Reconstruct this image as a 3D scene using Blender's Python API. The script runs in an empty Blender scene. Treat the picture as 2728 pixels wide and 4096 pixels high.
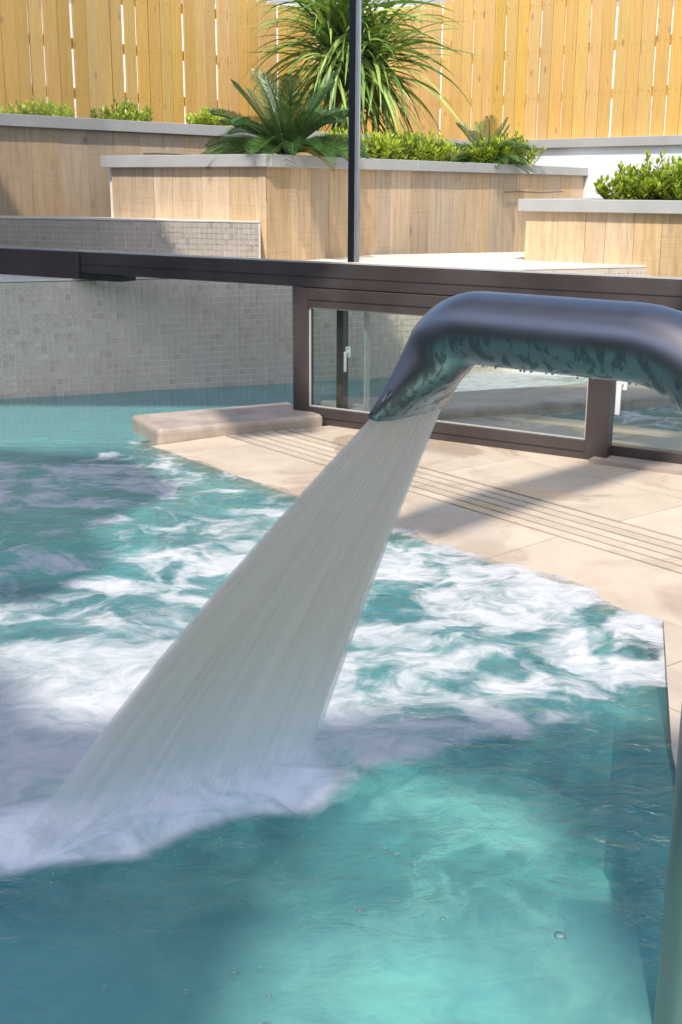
import bpy, bmesh, math, random
import numpy as np
from mathutils import Vector, Matrix, Quaternion
R = math.radians
random.seed(7); rng = np.random.default_rng(7)
sc = bpy.context.scene
col = sc.collection

# ------------------------------------------------------------------ camera
TH, RO = R(15.4), R(.33)
cam_d = bpy.data.cameras.new('camera'); cam = bpy.data.objects.new('camera', cam_d); col.objects.link(cam)
fwd = Vector((0, math.cos(TH), -math.sin(TH))); up0 = Vector((0, math.sin(TH), math.cos(TH))); rt0 = Vector((1, 0, 0))
rt = rt0 * math.cos(RO) + up0 * math.sin(RO); up = up0 * math.cos(RO) - rt0 * math.sin(RO)
M = Matrix((rt, up, -fwd)).transposed().to_4x4(); M.translation = (0, 0, 1.12)
cam.matrix_world = M
cam_d.sensor_fit = 'VERTICAL'; cam_d.sensor_height = 36; cam_d.lens = 1182 / 1024 * 36
cam_d.clip_start = .05; cam_d.clip_end = 2000
sc.camera = cam

# ------------------------------------------------------------------ sky, sun, exposure
SAZ, SEL = R(187), R(53)
world = bpy.data.worlds.new('World'); sc.world = world; world.use_nodes = True
wn = world.node_tree; bg = wn.nodes['Background']
sky = wn.nodes.new('ShaderNodeTexSky'); sky.sky_type = 'NISHITA'; sky.sun_disc = False
sky.sun_elevation = SEL; sky.sun_rotation = SAZ; sky.air_density = 1.0; sky.dust_density = 1.5
wn.links.new(sky.outputs[0], bg.inputs[0]); bg.inputs[1].default_value = .15
S = Vector((math.sin(SAZ) * math.cos(SEL), math.cos(SAZ) * math.cos(SEL), math.sin(SEL)))
sl = bpy.data.lights.new('sun', 'SUN'); sl.energy = 2.75; sl.angle = R(.8); sl.color = (1, .955, .88)
sun = bpy.data.objects.new('sun', sl); col.objects.link(sun); sun.rotation_euler = S.to_track_quat('Z', 'Y').to_euler()
sc.view_settings.view_transform = 'Standard'; sc.view_settings.look = 'None'; sc.view_settings.gamma = 1
sc.view_settings.exposure = .98; sc.view_settings.use_curve_mapping = False
try:
    sc.cycles.max_bounces = 10; sc.cycles.transparent_max_bounces = 24; sc.cycles.use_denoising = True
    sc.cycles.sample_clamp_indirect = 6
except Exception: pass

# ------------------------------------------------------------------ helpers
def tag(o, label=None, cat=None, group=None, kind=None):
    if label: o['label'] = label
    if cat: o['category'] = cat
    if group: o['group'] = group
    if kind: o['kind'] = kind
    return o
def empty(name, loc=(0, 0, 0), rz=0):
    o = bpy.data.objects.new(name, None); col.objects.link(o); o.location = loc; o.rotation_euler[2] = rz
    o.empty_display_size = .1
    return o
def link(name, me, parent=None):
    o = bpy.data.objects.new(name, me); col.objects.link(o)
    if parent is not None: o.parent = parent
    return o
def mesh(name, vs, fs, mat=None, parent=None, smooth=False, link_it=True):
    me = bpy.data.meshes.new(name); me.from_pydata([tuple(map(float, v)) for v in vs], [], fs); me.update()
    if mat: me.materials.append(mat)
    if smooth: me.polygons.foreach_set('use_smooth', [True] * len(me.polygons))
    if not link_it: return me
    return link(name, me, parent)
class MB:
    def __init__(s): s.v = []; s.f = []
    def add(s, vs, fs):
        b = len(s.v); s.v += [tuple(v) for v in vs]; s.f += [tuple(b + i for i in f) for f in fs]; return s
    def box(s, x0, x1, y0, y1, z0, z1, T=None):
        vs = [Vector((x, y, z)) for x in (x0, x1) for y in (y0, y1) for z in (z0, z1)]
        if T: vs = [T @ v for v in vs]
        return s.add(vs, [(0, 1, 3, 2), (4, 6, 7, 5), (0, 4, 5, 1), (2, 3, 7, 6), (0, 2, 6, 4), (1, 5, 7, 3)])
    def tube(s, pts, rad, n=10, cap=True):
        pts = [Vector(p) for p in pts]; rings = []
        for i, p in enumerate(pts):
            t = (pts[min(i + 1, len(pts) - 1)] - pts[max(i - 1, 0)]).normalized()
            a = t.cross(Vector((0, 0, 1)));
            if a.length < .05: a = t.cross(Vector((0, 1, 0)))
            a.normalize(); b = a.cross(t)
            r = rad[i] if isinstance(rad, (list, tuple)) else rad
            rings.append([p + a * r * math.cos(2 * math.pi * k / n) + b * r * math.sin(2 * math.pi * k / n) for k in range(n)])
        vs = [v for rr in rings for v in rr]; fs = []
        for i in range(len(pts) - 1):
            for k in range(n):
                fs.append((i * n + k, i * n + (k + 1) % n, (i + 1) * n + (k + 1) % n, (i + 1) * n + k))
        if cap: fs += [tuple(range(n))[::-1], tuple((len(pts) - 1) * n + k for k in range(n))]
        return s.add(vs, fs)
    def build(s, name, mat, parent=None, smooth=False, bevel=0, seg=2):
        o = mesh(name, s.v, s.f, mat, parent, smooth)
        if bevel: bevel_me(o.data, bevel, seg)
        return o
def bevel_me(me, w, seg=2, smooth=False):
    bm = bmesh.new(); bm.from_mesh(me); bmesh.ops.recalc_face_normals(bm, faces=bm.faces)
    bmesh.ops.bevel(bm, geom=bm.edges[:], offset=w, segments=seg, affect='EDGES', profile=.5)
    if smooth:
        for f in bm.faces: f.smooth = True
    bm.to_mesh(me); bm.free()
def box(name, x0, x1, y0, y1, z0, z1, mat, parent=None, bevel=0, T=None, seg=2):
    return MB().box(x0, x1, y0, y1, z0, z1, T).build(name, mat, parent, bevel=bevel, seg=seg)
def prism(poly, z0, z1):
    n = len(poly); vs = [(x, y, z0) for x, y in poly] + [(x, y, z1) for x, y in poly]
    fs = [tuple(range(n))[::-1], tuple(range(n, 2 * n))] + [(i, (i + 1) % n, n + (i + 1) % n, n + i) for i in range(n)]
    return vs, fs
def clip(poly, nx, ny, d):          # keep nx*x+ny*y >= d
    out = []
    for i in range(len(poly)):
        a, b = poly[i], poly[(i + 1) % len(poly)]
        da, db = nx * a[0] + ny * a[1] - d, nx * b[0] + ny * b[1] - d
        if da >= 0: out.append(a)
        if (da >= 0) != (db >= 0):
            t = da / (da - db); out.append((a[0] + t * (b[0] - a[0]), a[1] + t * (b[1] - a[1])))
    return out
def area(p):
    return abs(sum(p[i][0] * p[(i + 1) % len(p)][1] - p[(i + 1) % len(p)][0] * p[i][1] for i in range(len(p)))) / 2 if len(p) > 2 else 0
def azdir(a): a = R(a); return Vector((math.sin(a), math.cos(a), 0))
def frame(p, az):                   # local x along az (degrees right of straight ahead), local y away from camera side, z up
    d = azdir(az)
    if d.x < 0: d = -d
    n = Vector((-d.y, d.x, 0))
    m = Matrix((d, n, Vector((0, 0, 1)))).transposed().to_4x4(); m.translation = (p[0], p[1], 0); return m
def rzof(az):
    d = azdir(az); d = -d if d.x < 0 else d
    return math.atan2(d.y, d.x)

# ------------------------------------------------------------------ materials
class NT:
    def __init__(s, name):
        s.m = bpy.data.materials.new(name); s.m.use_nodes = True; s.t = s.m.node_tree; s.n = s.t.nodes; s.l = s.t.links
        s.b = s.n['Principled BSDF']; s.out = s.n['Material Output']; s._tc = None
    def new(s, typ, ins=None, **kw):
        nd = s.n.new(typ)
        for k, v in kw.items(): setattr(nd, k, v)
        for k, v in (ins or {}).items(): s.set(nd.inputs[k], v)
        return nd
    def set(s, sock, v):
        if hasattr(v, 'is_linked') or isinstance(v, bpy.types.NodeSocket): s.l.new(v, sock)
        else:
            if hasattr(sock.default_value, '__len__') and not hasattr(v, '__len__'): v = [v] * len(sock.default_value)
            if hasattr(sock.default_value, '__len__') and len(sock.default_value) == 4 and len(v) == 3: v = (*v, 1)
            sock.default_value = v
    def co(s, scale=(1, 1, 1), kind='Object', rot=(0, 0, 0), loc=(0, 0, 0), jitter=False):
        tc = s._tc or s.new('ShaderNodeTexCoord'); s._tc = tc
        v = tc.outputs[kind]
        if jitter:
            oi = s.new('ShaderNodeObjectInfo'); mu = s.new('ShaderNodeMath', {0: oi.outputs['Random'], 1: 37.}, operation='MULTIPLY')
            v = s.new('ShaderNodeVectorMath', {0: v, 1: mu.outputs[0]}, operation='ADD').outputs[0]
        mp = s.new('ShaderNodeMapping', {0: v, 'Scale': scale, 'Rotation': rot, 'Location': loc}); return mp.outputs[0]
    def noise(s, co, scale=5, detail=4, rough=.55, dist=0):
        return s.new('ShaderNodeTexNoise', {'Vector': co, 'Scale': scale, 'Detail': detail, 'Roughness': rough, 'Distortion': dist}).outputs[0]
    def ramp(s, fac, stops, interp='LINEAR'):
        r = s.new('ShaderNodeValToRGB', {0: fac}); cr = r.color_ramp; cr.interpolation = interp
        while len(cr.elements) < len(stops): cr.elements.new(.5)
        for e, (p, c) in zip(cr.elements, stops):
            e.position = p; e.color = (c, c, c, 1) if not hasattr(c, '__len__') else (*c, 1)
        return r.outputs[0]
    def mix(s, a, b, fac, mode='MIX'):
        m = s.new('ShaderNodeMix', data_type='RGBA', blend_type=mode); s.set(m.inputs[0], fac); s.set(m.inputs[6], a); s.set(m.inputs[7], b); return m.outputs[2]
    def math(s, op, a, b=0., c=None, clamp=False):
        m = s.new('ShaderNodeMath', {0: a, 1: b}, operation=op); m.use_clamp = clamp
        if c is not None: s.set(m.inputs[2], c)
        return m.outputs[0]
    def smooth(s, v, a, b, o0=0., o1=1.):
        m = s.new('ShaderNodeMapRange', {0: v, 1: a, 2: b, 3: o0, 4: o1}, interpolation_type='SMOOTHSTEP'); return m.outputs[0]
    def rand(s): return s.new('ShaderNodeObjectInfo').outputs['Random']
    def bump(s, h, strength=.3, dist=.01, prev=None):
        b = s.new('ShaderNodeBump', {'Height': h, 'Strength': strength, 'Distance': dist})
        if prev is not None: s.l.new(prev, b.inputs['Normal'])
        return b.outputs[0]
    def pbr(s, color=None, rough=None, normal=None, metal=None, spec=None):
        if color is not None: s.set(s.b.inputs['Base Color'], color)
        if rough is not None: s.set(s.b.inputs['Roughness'], rough)
        if normal is not None: s.set(s.b.inputs['Normal'], normal)
        if metal is not None: s.set(s.b.inputs['Metallic'], metal)
        if spec is not None: s.set(s.b.inputs['Specular IOR Level'], spec)
        return s.m

def m_plain(name, c, rough=.5, metal=0, var=.12, sc_=8, bump=.05, spec=.5):
    t = NT(name); n = t.noise(t.co(), sc_, 5)
    a = tuple(x * (1 - var) for x in c); b = tuple(min(1, x * (1 + var)) for x in c)
    return t.pbr(t.ramp(n, [(.3, a), (.7, b)]), t.math('ADD', t.math('MULTIPLY', n, .15), rough - .07), t.bump(n, bump, .004), metal, spec)

def m_fence():
    t = NT('fence_wood'); c = t.co(jitter=True)
    g = t.noise(t.co((22, 22, 1.1), jitter=True), 3, 5, .6, .6)
    w = t.new('ShaderNodeTexWave', {'Vector': t.co((7, 7, .35), jitter=True), 'Scale': 2.2, 'Distortion': 5.5, 'Detail': 3, 'Detail Scale': 1.3}, wave_type='BANDS', bands_direction='X').outputs[1]
    k = t.new('ShaderNodeTexVoronoi', {'Vector': t.co((6.5, 3, 3.0), jitter=True), 'Scale': 1.0}).outputs['Distance']
    base = t.ramp(g, [(.25, (.60, .345, .095)), (.5, (.69, .43, .135)), (.8, (.76, .51, .19))])
    base = t.mix(base, (.52, .24, .06), t.math('MULTIPLY', t.smooth(w, .5, .95), .30))
    base = t.mix(base, (.30, .11, .03), t.smooth(k, .16, .05, 0, .85))
    base = t.mix(base, (.70, .42, .16), t.smooth(k, .32, .16, 0, .35))
    r = t.rand(); hs = t.new('ShaderNodeHueSaturation', {'Hue': t.smooth(t.math('FRACT', t.math('MULTIPLY', r, 7.3)), 0, 1, .496, .504), 'Value': t.smooth(r, 0, 1, .90, 1.06), 'Saturation': t.smooth(t.math('FRACT', t.math('MULTIPLY', r, 3.7)), 0, 1, .95, 1.08), 'Color': base}).outputs[0]
    return t.pbr(hs, .62, t.bump(g, .25, .004))
def m_plank():
    t = NT('cladding_wood')
    g = t.noise(t.co((10, 10, 1.0), jitter=True), 2.5, 6, .6, .5)
    fine = t.noise(t.co((60, 60, 4), jitter=True), 3, 4, .65)
    st = t.noise(t.co((14, 14, 1.0), jitter=True), 2.2, 4, .6, .8)
    saw = t.noise(t.co((3, 3, 90), jitter=True), 1, 2, .5)
    b = t.ramp(g, [(.28, (.40, .255, .135)), (.48, (.56, .385, .225)), (.75, (.67, .49, .31))])
    b = t.mix(b, (.27, .20, .14), t.smooth(st, .60, .72, 0, .65))
    b = t.mix(b, (.58, .46, .32), t.smooth(st, .42, .30, 0, .4))
    b = t.mix(b, t.ramp(fine, [(.3, (.38, .25, .14)), (.7, (.72, .54, .35))]), .22)
    b = t.mix(b, (.36, .25, .15), t.smooth(saw, .56, .7, 0, .3))
    k = t.new('ShaderNodeTexVoronoi', {'Vector': t.co((3.2, 3.2, 1.6), jitter=True), 'Scale': 1.0}).outputs['Distance']
    b = t.mix(b, (.16, .10, .06), t.smooth(k, .09, .02, 0, .8))
    r = t.rand(); hs = t.new('ShaderNodeHueSaturation', {'Value': t.smooth(r, 0, 1, .86, 1.10), 'Saturation': t.smooth(t.math('FRACT', t.math('MULTIPLY', r, 5.1)), 0, 1, .9, 1.15), 'Color': b}).outputs[0]
    return t.pbr(hs, .6, t.bump(fine, .12, .002))
def m_tile():
    t = NT('mosaic_tile')
    at = t.new('ShaderNodeAttribute', attribute_name='rnd').outputs['Fac']
    r = t.math('FRACT', t.math('ADD', t.rand(), t.math('MULTIPLY', at, 3.17)))
    c = t.ramp(r, [(0, (.46, .365, .29)), (.15, (.54, .44, .35)), (.85, (.57, .47, .38)), (1, (.62, .52, .43))])
    n = t.noise(t.co(), 3, 4); c = t.mix(c, (.54, .44, .355), t.smooth(n, .45, .65, 0, .4))
    return t.pbr(c, .35, t.bump(t.noise(t.co(), 90, 2), .08, .002))
def m_deck():
    t = NT('deck_stone'); c = t.co(kind='Object', jitter=True)
    n = t.noise(c, 2.2, 6, .6, .4); n2 = t.noise(c, 14, 5, .65); wet = t.noise(t.co(kind='Object'), 1.6, 5, .55, 1.2)
    b = t.ramp(n, [(.25, (.42, .335, .24)), (.5, (.51, .415, .31)), (.75, (.58, .485, .375))])
    b = t.mix(b, t.ramp(n2, [(.3, (.44, .34, .25)), (.7, (.66, .55, .44))]), .25)
    w = t.smooth(wet, .46, .62); b = t.mix(b, t.mix(b, (.86, .83, .82), 1, 'MULTIPLY'), w)
    r = t.rand(); b = t.new('ShaderNodeHueSaturation', {'Value': t.smooth(r, 0, 1, .94, 1.06), 'Color': b}).outputs[0]
    return t.pbr(b, t.smooth(w, 0, 1, .5, .16), t.bump(n2, .06, .002))
def m_steel():
    t = NT('brushed_steel'); n = t.noise(t.co((1, 1, 1)), 14, 5, .6, .3); st = t.noise(t.co((34, 34, 10)), 2.0, 4, .6, .4)
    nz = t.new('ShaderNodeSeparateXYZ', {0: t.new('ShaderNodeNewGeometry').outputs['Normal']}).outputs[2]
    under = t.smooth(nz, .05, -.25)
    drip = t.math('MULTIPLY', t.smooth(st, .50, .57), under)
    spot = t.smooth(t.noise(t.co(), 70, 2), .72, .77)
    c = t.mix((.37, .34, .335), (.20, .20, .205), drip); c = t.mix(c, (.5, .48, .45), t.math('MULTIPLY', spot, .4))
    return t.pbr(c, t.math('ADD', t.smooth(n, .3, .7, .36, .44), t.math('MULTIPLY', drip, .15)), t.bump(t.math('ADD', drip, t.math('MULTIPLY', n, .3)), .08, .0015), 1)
def m_alu():
    t = NT('dark_aluminium'); n = t.noise(t.co(), 3, 5, .6); f = t.noise(t.co((4, 4, 60)), 6, 3, .6)
    c = t.ramp(n, [(.3, (.062, .048, .046)), (.7, (.088, .070, .066))])
    sp = t.noise(t.co(), 120, 2); c = t.mix(c, (.22, .20, .19), t.smooth(sp, .74, .80, 0, .6))
    return t.pbr(c, t.smooth(n, .3, .7, .34, .5), t.bump(f, .03, .001), .3, .6)
def m_glass(name='window_glass', tint=(.93, .97, .95), refl=1.0, haze=.0):
    t = NT(name); t.n.remove(t.b)
    tr = t.new('ShaderNodeBsdfTransparent', {0: tint}).outputs[0]
    gl = t.new('ShaderNodeBsdfGlossy', {'Color': (1, 1, 1), 'Roughness': .02}).outputs[0]
    fr = t.new('ShaderNodeFresnel', {'IOR': 1.45}).outputs[0]
    df = t.new('ShaderNodeBsdfDiffuse', {'Color': (.7, .75, .74)}).outputs[0]
    n = t.noise(t.co(), 1.3, 4, .6, .5); sp = t.noise(t.co(), 140, 2)
    hz = t.math('ADD', t.smooth(n, .3, .75, haze * .4, haze * 1.4), t.smooth(sp, .77, .82, 0, .25))
    a = t.new('ShaderNodeMixShader', {0: hz, 1: tr, 2: df}).outputs[0]
    b = t.new('ShaderNodeMixShader', {0: t.math('MULTIPLY', fr, refl), 1: a, 2: gl}).outputs[0]
    t.l.new(b, t.out.inputs[0]); return t.m
def m_leaf(name, c0, c1, c2, rough=.45, trans=.35, axis=False):
    t = NT(name); r = t.new('ShaderNodeAttribute', attribute_name='rnd').outputs['Fac']
    r = t.math('FRACT', t.math('ADD', r, t.rand()))
    c = t.ramp(r, [(0, c0), (.5, c1), (1, c2)]); t.pbr(c, rough, None, 0, .5)
    tl = t.new('ShaderNodeBsdfTranslucent', {0: t.mix(c, (1.0, 1.0, .55), 1, 'MULTIPLY')}).outputs[0]
    mx = t.new('ShaderNodeMixShader', {0: trans, 1: t.b.outputs[0], 2: tl}).outputs[0]
    t.l.new(mx, t.out.inputs[0]); return t.m

def m_water():
    t = NT('pool_water'); t.n.remove(t.b)
    P = t.co(kind='Object')
    fa = t.new('ShaderNodeAttribute', attribute_name='foam').outputs['Fac']
    sf = t.new('ShaderNodeAttribute', attribute_name='soft').outputs['Fac']
    calm = t.new('ShaderNodeAttribute', attribute_name='calm').outputs['Fac']
    milk_caustic = t.new('ShaderNodeAttribute', attribute_name='milk_caustic').outputs['Fac']
    # domain warp
    wv = t.new('ShaderNodeTexNoise', {'Vector': P, 'Scale': 3.2, 'Detail': 3, 'Roughness': .5}).outputs['Color']
    wv = t.new('ShaderNodeVectorMath', {0: wv, 1: (.5, .5, .5)}, operation='SUBTRACT').outputs[0]
    wv = t.new('ShaderNodeVectorMath', {0: wv, 'Scale': .34}, operation='SCALE').outputs[0]
    Q = t.new('ShaderNodeVectorMath', {0: P, 1: wv}, operation='ADD').outputs[0]
    Qs = t.new('ShaderNodeMapping', {0: Q, 'Rotation': (0, 0, R(12)), 'Scale': (1, 1.25, 1)}).outputs[0]
    n1 = t.noise(Qs, 4.6, 3, .5, .5); n2 = t.noise(Qs, 15, 5, .6, .8)
    n = t.math('ADD', t.math('MULTIPLY', n1, .76), t.math('MULTIPLY', n2, .24))
    v = t.math('ADD', n, t.math('SUBTRACT', fa, .495))
    hard = t.smooth(v, .44, .62); soft = t.smooth(v, .34, .80)
    foam = t.math('ADD', t.math('MULTIPLY', hard, t.math('SUBTRACT', 1., sf)), t.math('MULTIPLY', soft, sf))
    thin = t.noise(Qs, 9, 5, .6, .6)
    foam = t.math('MULTIPLY', foam, t.smooth(thin, .25, .60, .50, .97))
    # water body: clear tinted + bubble scattering, with sunlit caustics painted as pale swirls
    cl = t.noise(Q, 3.0, 4, .55, .9); cl2 = t.noise(Q, 11, 4, .6, 1.0)
    cc = t.math('ADD', t.math('MULTIPLY', cl, .65), t.math('MULTIPLY', cl2, .35))
    aer_caustic = t.math('ADD', t.math('MULTIPLY', t.smooth(cc, .40, .64), t.math('ADD', t.math('MULTIPLY', milk_caustic, .85), .10)), t.math('MULTIPLY', milk_caustic, .15), clamp=True)
    body = t.mix(t.mix((.070, .215, .230), (.15, .38, .385), t.smooth(calm, .05, .5)), (.23, .54, .47), aer_caustic)  # calm front water painted paler to lift its shade
    tr = t.new('ShaderNodeBsdfTransparent', {0: t.mix((.42, .80, .78), (.62, .95, .90), aer_caustic)}).outputs[0]
    # bumps
    b1 = t.noise(t.co((1, 1.6, 1), kind='Object'), 9, 4, .55, .8); b2 = t.noise(Q, 42, 3, .6, .6)
    hgt = t.math('ADD', t.math('MULTIPLY', b1, 1.0), t.math('MULTIPLY', b2, .22))
    nrm = t.new('ShaderNodeBump', {'Height': hgt, 'Strength': t.smooth(calm, 0, 1, .55, .10), 'Distance': .03}).outputs[0]
    df = t.new('ShaderNodeBsdfDiffuse', {0: body, 'Normal': nrm}).outputs[0]
    sh = t.new('ShaderNodeAttribute', attribute_name='shal').outputs['Fac']
    tr = t.new('ShaderNodeBsdfTransparent', {0: t.mix(t.mix((.42, .80, .78), (.62, .95, .90), aer_caustic), (.97, .97, .95), sh)}).outputs[0]
    opq = t.math('MULTIPLY', t.smooth(milk_caustic, 0, 1, .62, .48), t.math('SUBTRACT', 1., t.math('MULTIPLY', sh, .97)))
    inside = t.new('ShaderNodeMixShader', {0: opq, 1: tr, 2: df}).outputs[0]
    fr = t.new('ShaderNodeFresnel', {'IOR': 1.33, 'Normal': nrm}).outputs[0]
    gl = t.new('ShaderNodeBsdfGlossy', {'Color': (1, 1, 1), 'Roughness': .05, 'Normal': nrm}).outputs[0]
    wat = t.new('ShaderNodeMixShader', {0: fr, 1: inside, 2: gl}).outputs[0]
    fb = t.bump(t.math('ADD', n2, t.math('MULTIPLY', foam, .8)), t.smooth(sf, .3, 1, .5, .12), .012)
    fcol = t.ramp(n2, [(.3, (.46, .465, .48)), (.7, (.59, .575, .565))])
    fcol = t.mix(fcol, (.88, .88, .90), t.smooth(sf, .84, 1.0))  # foam at the jet foot painted whiter to brighten it in shade
    fd = t.new('ShaderNodeBsdfPrincipled', {'Base Color': fcol, 'Roughness': .55, 'Normal': fb, 'Subsurface Weight': 0}).outputs[0]
    fin = t.new('ShaderNodeMixShader', {0: foam, 1: wat, 2: fd}).outputs[0]
    t.l.new(fin, t.out.inputs[0]); return t.m

def m_jet():
    t = NT('falling_water'); t.n.remove(t.b)
    uv = t.new('ShaderNodeAttribute', attribute_name='uvw').outputs['Vector']
    def cs(x, y): return t.new('ShaderNodeMapping', {0: uv, 'Scale': (x, y, 1)}).outputs[0]
    s1 = t.noise(cs(9, 1.1), 1, 3, .55, .15); s2 = t.noise(cs(34, 1.6), 1, 4, .6, .1); s3 = t.noise(cs(110, 3.5), 1, 3, .6, 0)
    s = t.math('ADD', t.math('ADD', t.math('MULTIPLY', s1, .45), t.math('MULTIPLY', s2, .35)), t.math('MULTIPLY', s3, .2))
    sep = t.new('ShaderNodeSeparateXYZ', {0: uv}); u, v = sep.outputs[0], sep.outputs[1]
    edge = t.math('MULTIPLY', t.smooth(u, 0, .05), t.smooth(u, 1, .94))
    col_ = t.ramp(s, [(.28, (.72, .61, .51)), (.44, (.93, .82, .71)), (.56, (.97, .89, .80)), (.70, (.98, .94, .88))])
    col_ = t.mix(col_, (.95, .95, .96), t.smooth(v, .45, .9, 0, .85))
    df = t.new('ShaderNodeBsdfPrincipled', {'Base Color': col_, 'Roughness': .6, 'Specular IOR Level': .15, 'Normal': t.bump(s, .22, .010)}).outputs[0]
    tl = t.new('ShaderNodeBsdfTranslucent', {0: col_}).outputs[0]
    body = t.new('ShaderNodeMixShader', {0: .60, 1: df, 2: tl}).outputs[0]
    tr = t.new('ShaderNodeBsdfTransparent').outputs[0]
    al = t.math('MULTIPLY', t.smooth(s, .34, .54, t.smooth(v, 0, .7, .50, .85), 1.0), t.smooth(edge, 0, 1, .45, 1))
    al = t.math('MULTIPLY', al, t.smooth(t.math('ADD', v, t.math('MULTIPLY', s2, .10)), .78, 1.03, 1, 0))
    mx = t.new('ShaderNodeMixShader', {0: al, 1: tr, 2: body}).outputs[0]
    t.l.new(mx, t.out.inputs[0]); return t.m

FENCE, PLANK, TILE, DECK, STEEL, ALU = m_fence(), m_plank(), m_tile(), m_deck(), m_steel(), m_alu()
GROUT = m_plain('grout', (.80, .74, .64), .8)
COPING = m_plain('coping_stone', (.40, .385, .36), .6, var=.06, sc_=5)
LEDGE = m_plain('ledge_stone', (.66, .60, .52), .6, var=.1, sc_=4)
KERB = m_plain('kerb_stone', (.38, .305, .245), .5, var=.22, sc_=9, bump=.15)
WHITE = m_plain('white_render', (.82, .81, .79), .85, var=.04)
SOIL = m_plain('soil', (.07, .05, .035), .95, var=.4, sc_=25, bump=.6)
RUB = m_plain('black_rubber', (.012, .012, .013), .6)
STEELY = m_plain('grey_seal', (.42, .42, .40), .5)
HANDLE = m_plain('white_handle_paint', (.72, .70, .69), .35, var=.05)
FLOORT = m_plain('pool_floor_mosaic', (.42, .66, .62), .5, var=.12, sc_=3)
GREYM = m_plain('panel_grey', (.30, .30, .31), .6)
HALLW = m_plain('hall_wall_dark', (.10, .09, .085), .7)
GROUND = m_plain('ground_gravel', (.30, .27, .23), .9, var=.25, sc_=2)
NAIL = m_plain('nail_head', (.10, .075, .05), .5)
HOSE = m_plain('hose_plastic', (.16, .12, .09), .5)
STEM = m_plain('stem_bark', (.13, .09, .05), .85, var=.3, sc_=20, bump=.4)
GLASS = m_glass('window_glass', (.985, .992, .988), .4, .0)
GLASS2 = m_glass('low_window_glass', (.92, .965, .93), .6, .004)
L_BOX = m_leaf('boxwood_leaf', (.18, .26, .015), (.40, .49, .035), (.60, .66, .10), .4, .3)
L_CYC = m_leaf('cycad_leaf', (.03, .085, .02), (.06, .14, .03), (.15, .24, .05), .35, .15)
L_CYO = m_leaf('cycad_leaf_old', (.16, .15, .02), (.24, .20, .03), (.12, .15, .02), .4, .2)
L_SPK = m_leaf('strap_leaf', (.08, .17, .035), (.22, .35, .07), (.48, .56, .16), .35, .25)
WATER, JET = m_water(), m_jet()

# ------------------------------------------------------------------ ground and terrace
tag(mesh('ground', [(-300, -300, -1.7), (300, -300, -1.7), (300, 300, -1.7), (-300, 300, -1.7)], [(0, 1, 2, 3)], GROUND), kind='structure')
# ------------------------------------------------------------------ pool basin
pf = mesh('pool_floor', [(-4, -.6, -.85), (5, -.6, -.85), (5, 9, -.85), (-4, 9, -.85)], [(0, 1, 2, 3)], FLOORT); tag(pf, kind='structure')
E1 = [(.30, .6), (.50, 1.45), (.66, 2.12), (.74, 2.55), (.80, 2.90), (.79, 3.12), (.60, 3.31), (-.84, 5.16)]
vs = []; fs = []
for i, p in enumerate(E1): vs += [(p[0], p[1], -.86), (p[0], p[1], -.012)]
for i in range(len(E1) - 1): fs.append((2 * i, 2 * i + 2, 2 * i + 3, 2 * i + 1))
pw = mesh('pool_side_wall', vs, fs, m_plain('pool_wall_mosaic', (.48, .66, .62), .5, var=.12, sc_=4)); tag(pw, kind='structure')

# ------------------------------------------------------------------ water surface
def vnoise(x, y, seed=0):
    r = np.random.default_rng(seed); T = r.random((64, 64)); xi = np.floor(x).astype(int); yi = np.floor(y).astype(int)
    fx, fy = x - xi, y - yi; fx = fx * fx * (3 - 2 * fx); fy = fy * fy * (3 - 2 * fy)
    a = T[xi % 64, yi % 64]; b = T[(xi + 1) % 64, yi % 64]; c = T[xi % 64, (yi + 1) % 64]; d = T[(xi + 1) % 64, (yi + 1) % 64]
    return (a * (1 - fx) + b * fx) * (1 - fy) + (c * (1 - fx) + d * fx) * fy
nn_ = (.788, .616)
JL, JR = np.array([-.565, 1.835]), np.array([-.085, 2.10])      # where the falling sheet meets the pool
def field(X, Y, pts, power=3.):
    num = np.zeros_like(X); den = np.zeros_like(X)
    for (px, py, w) in pts:
        d = ((X - px) ** 2 + (Y - py) ** 2 + .01) ** (power / 2); num += w / d; den += 1 / d
    return num / den
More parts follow.
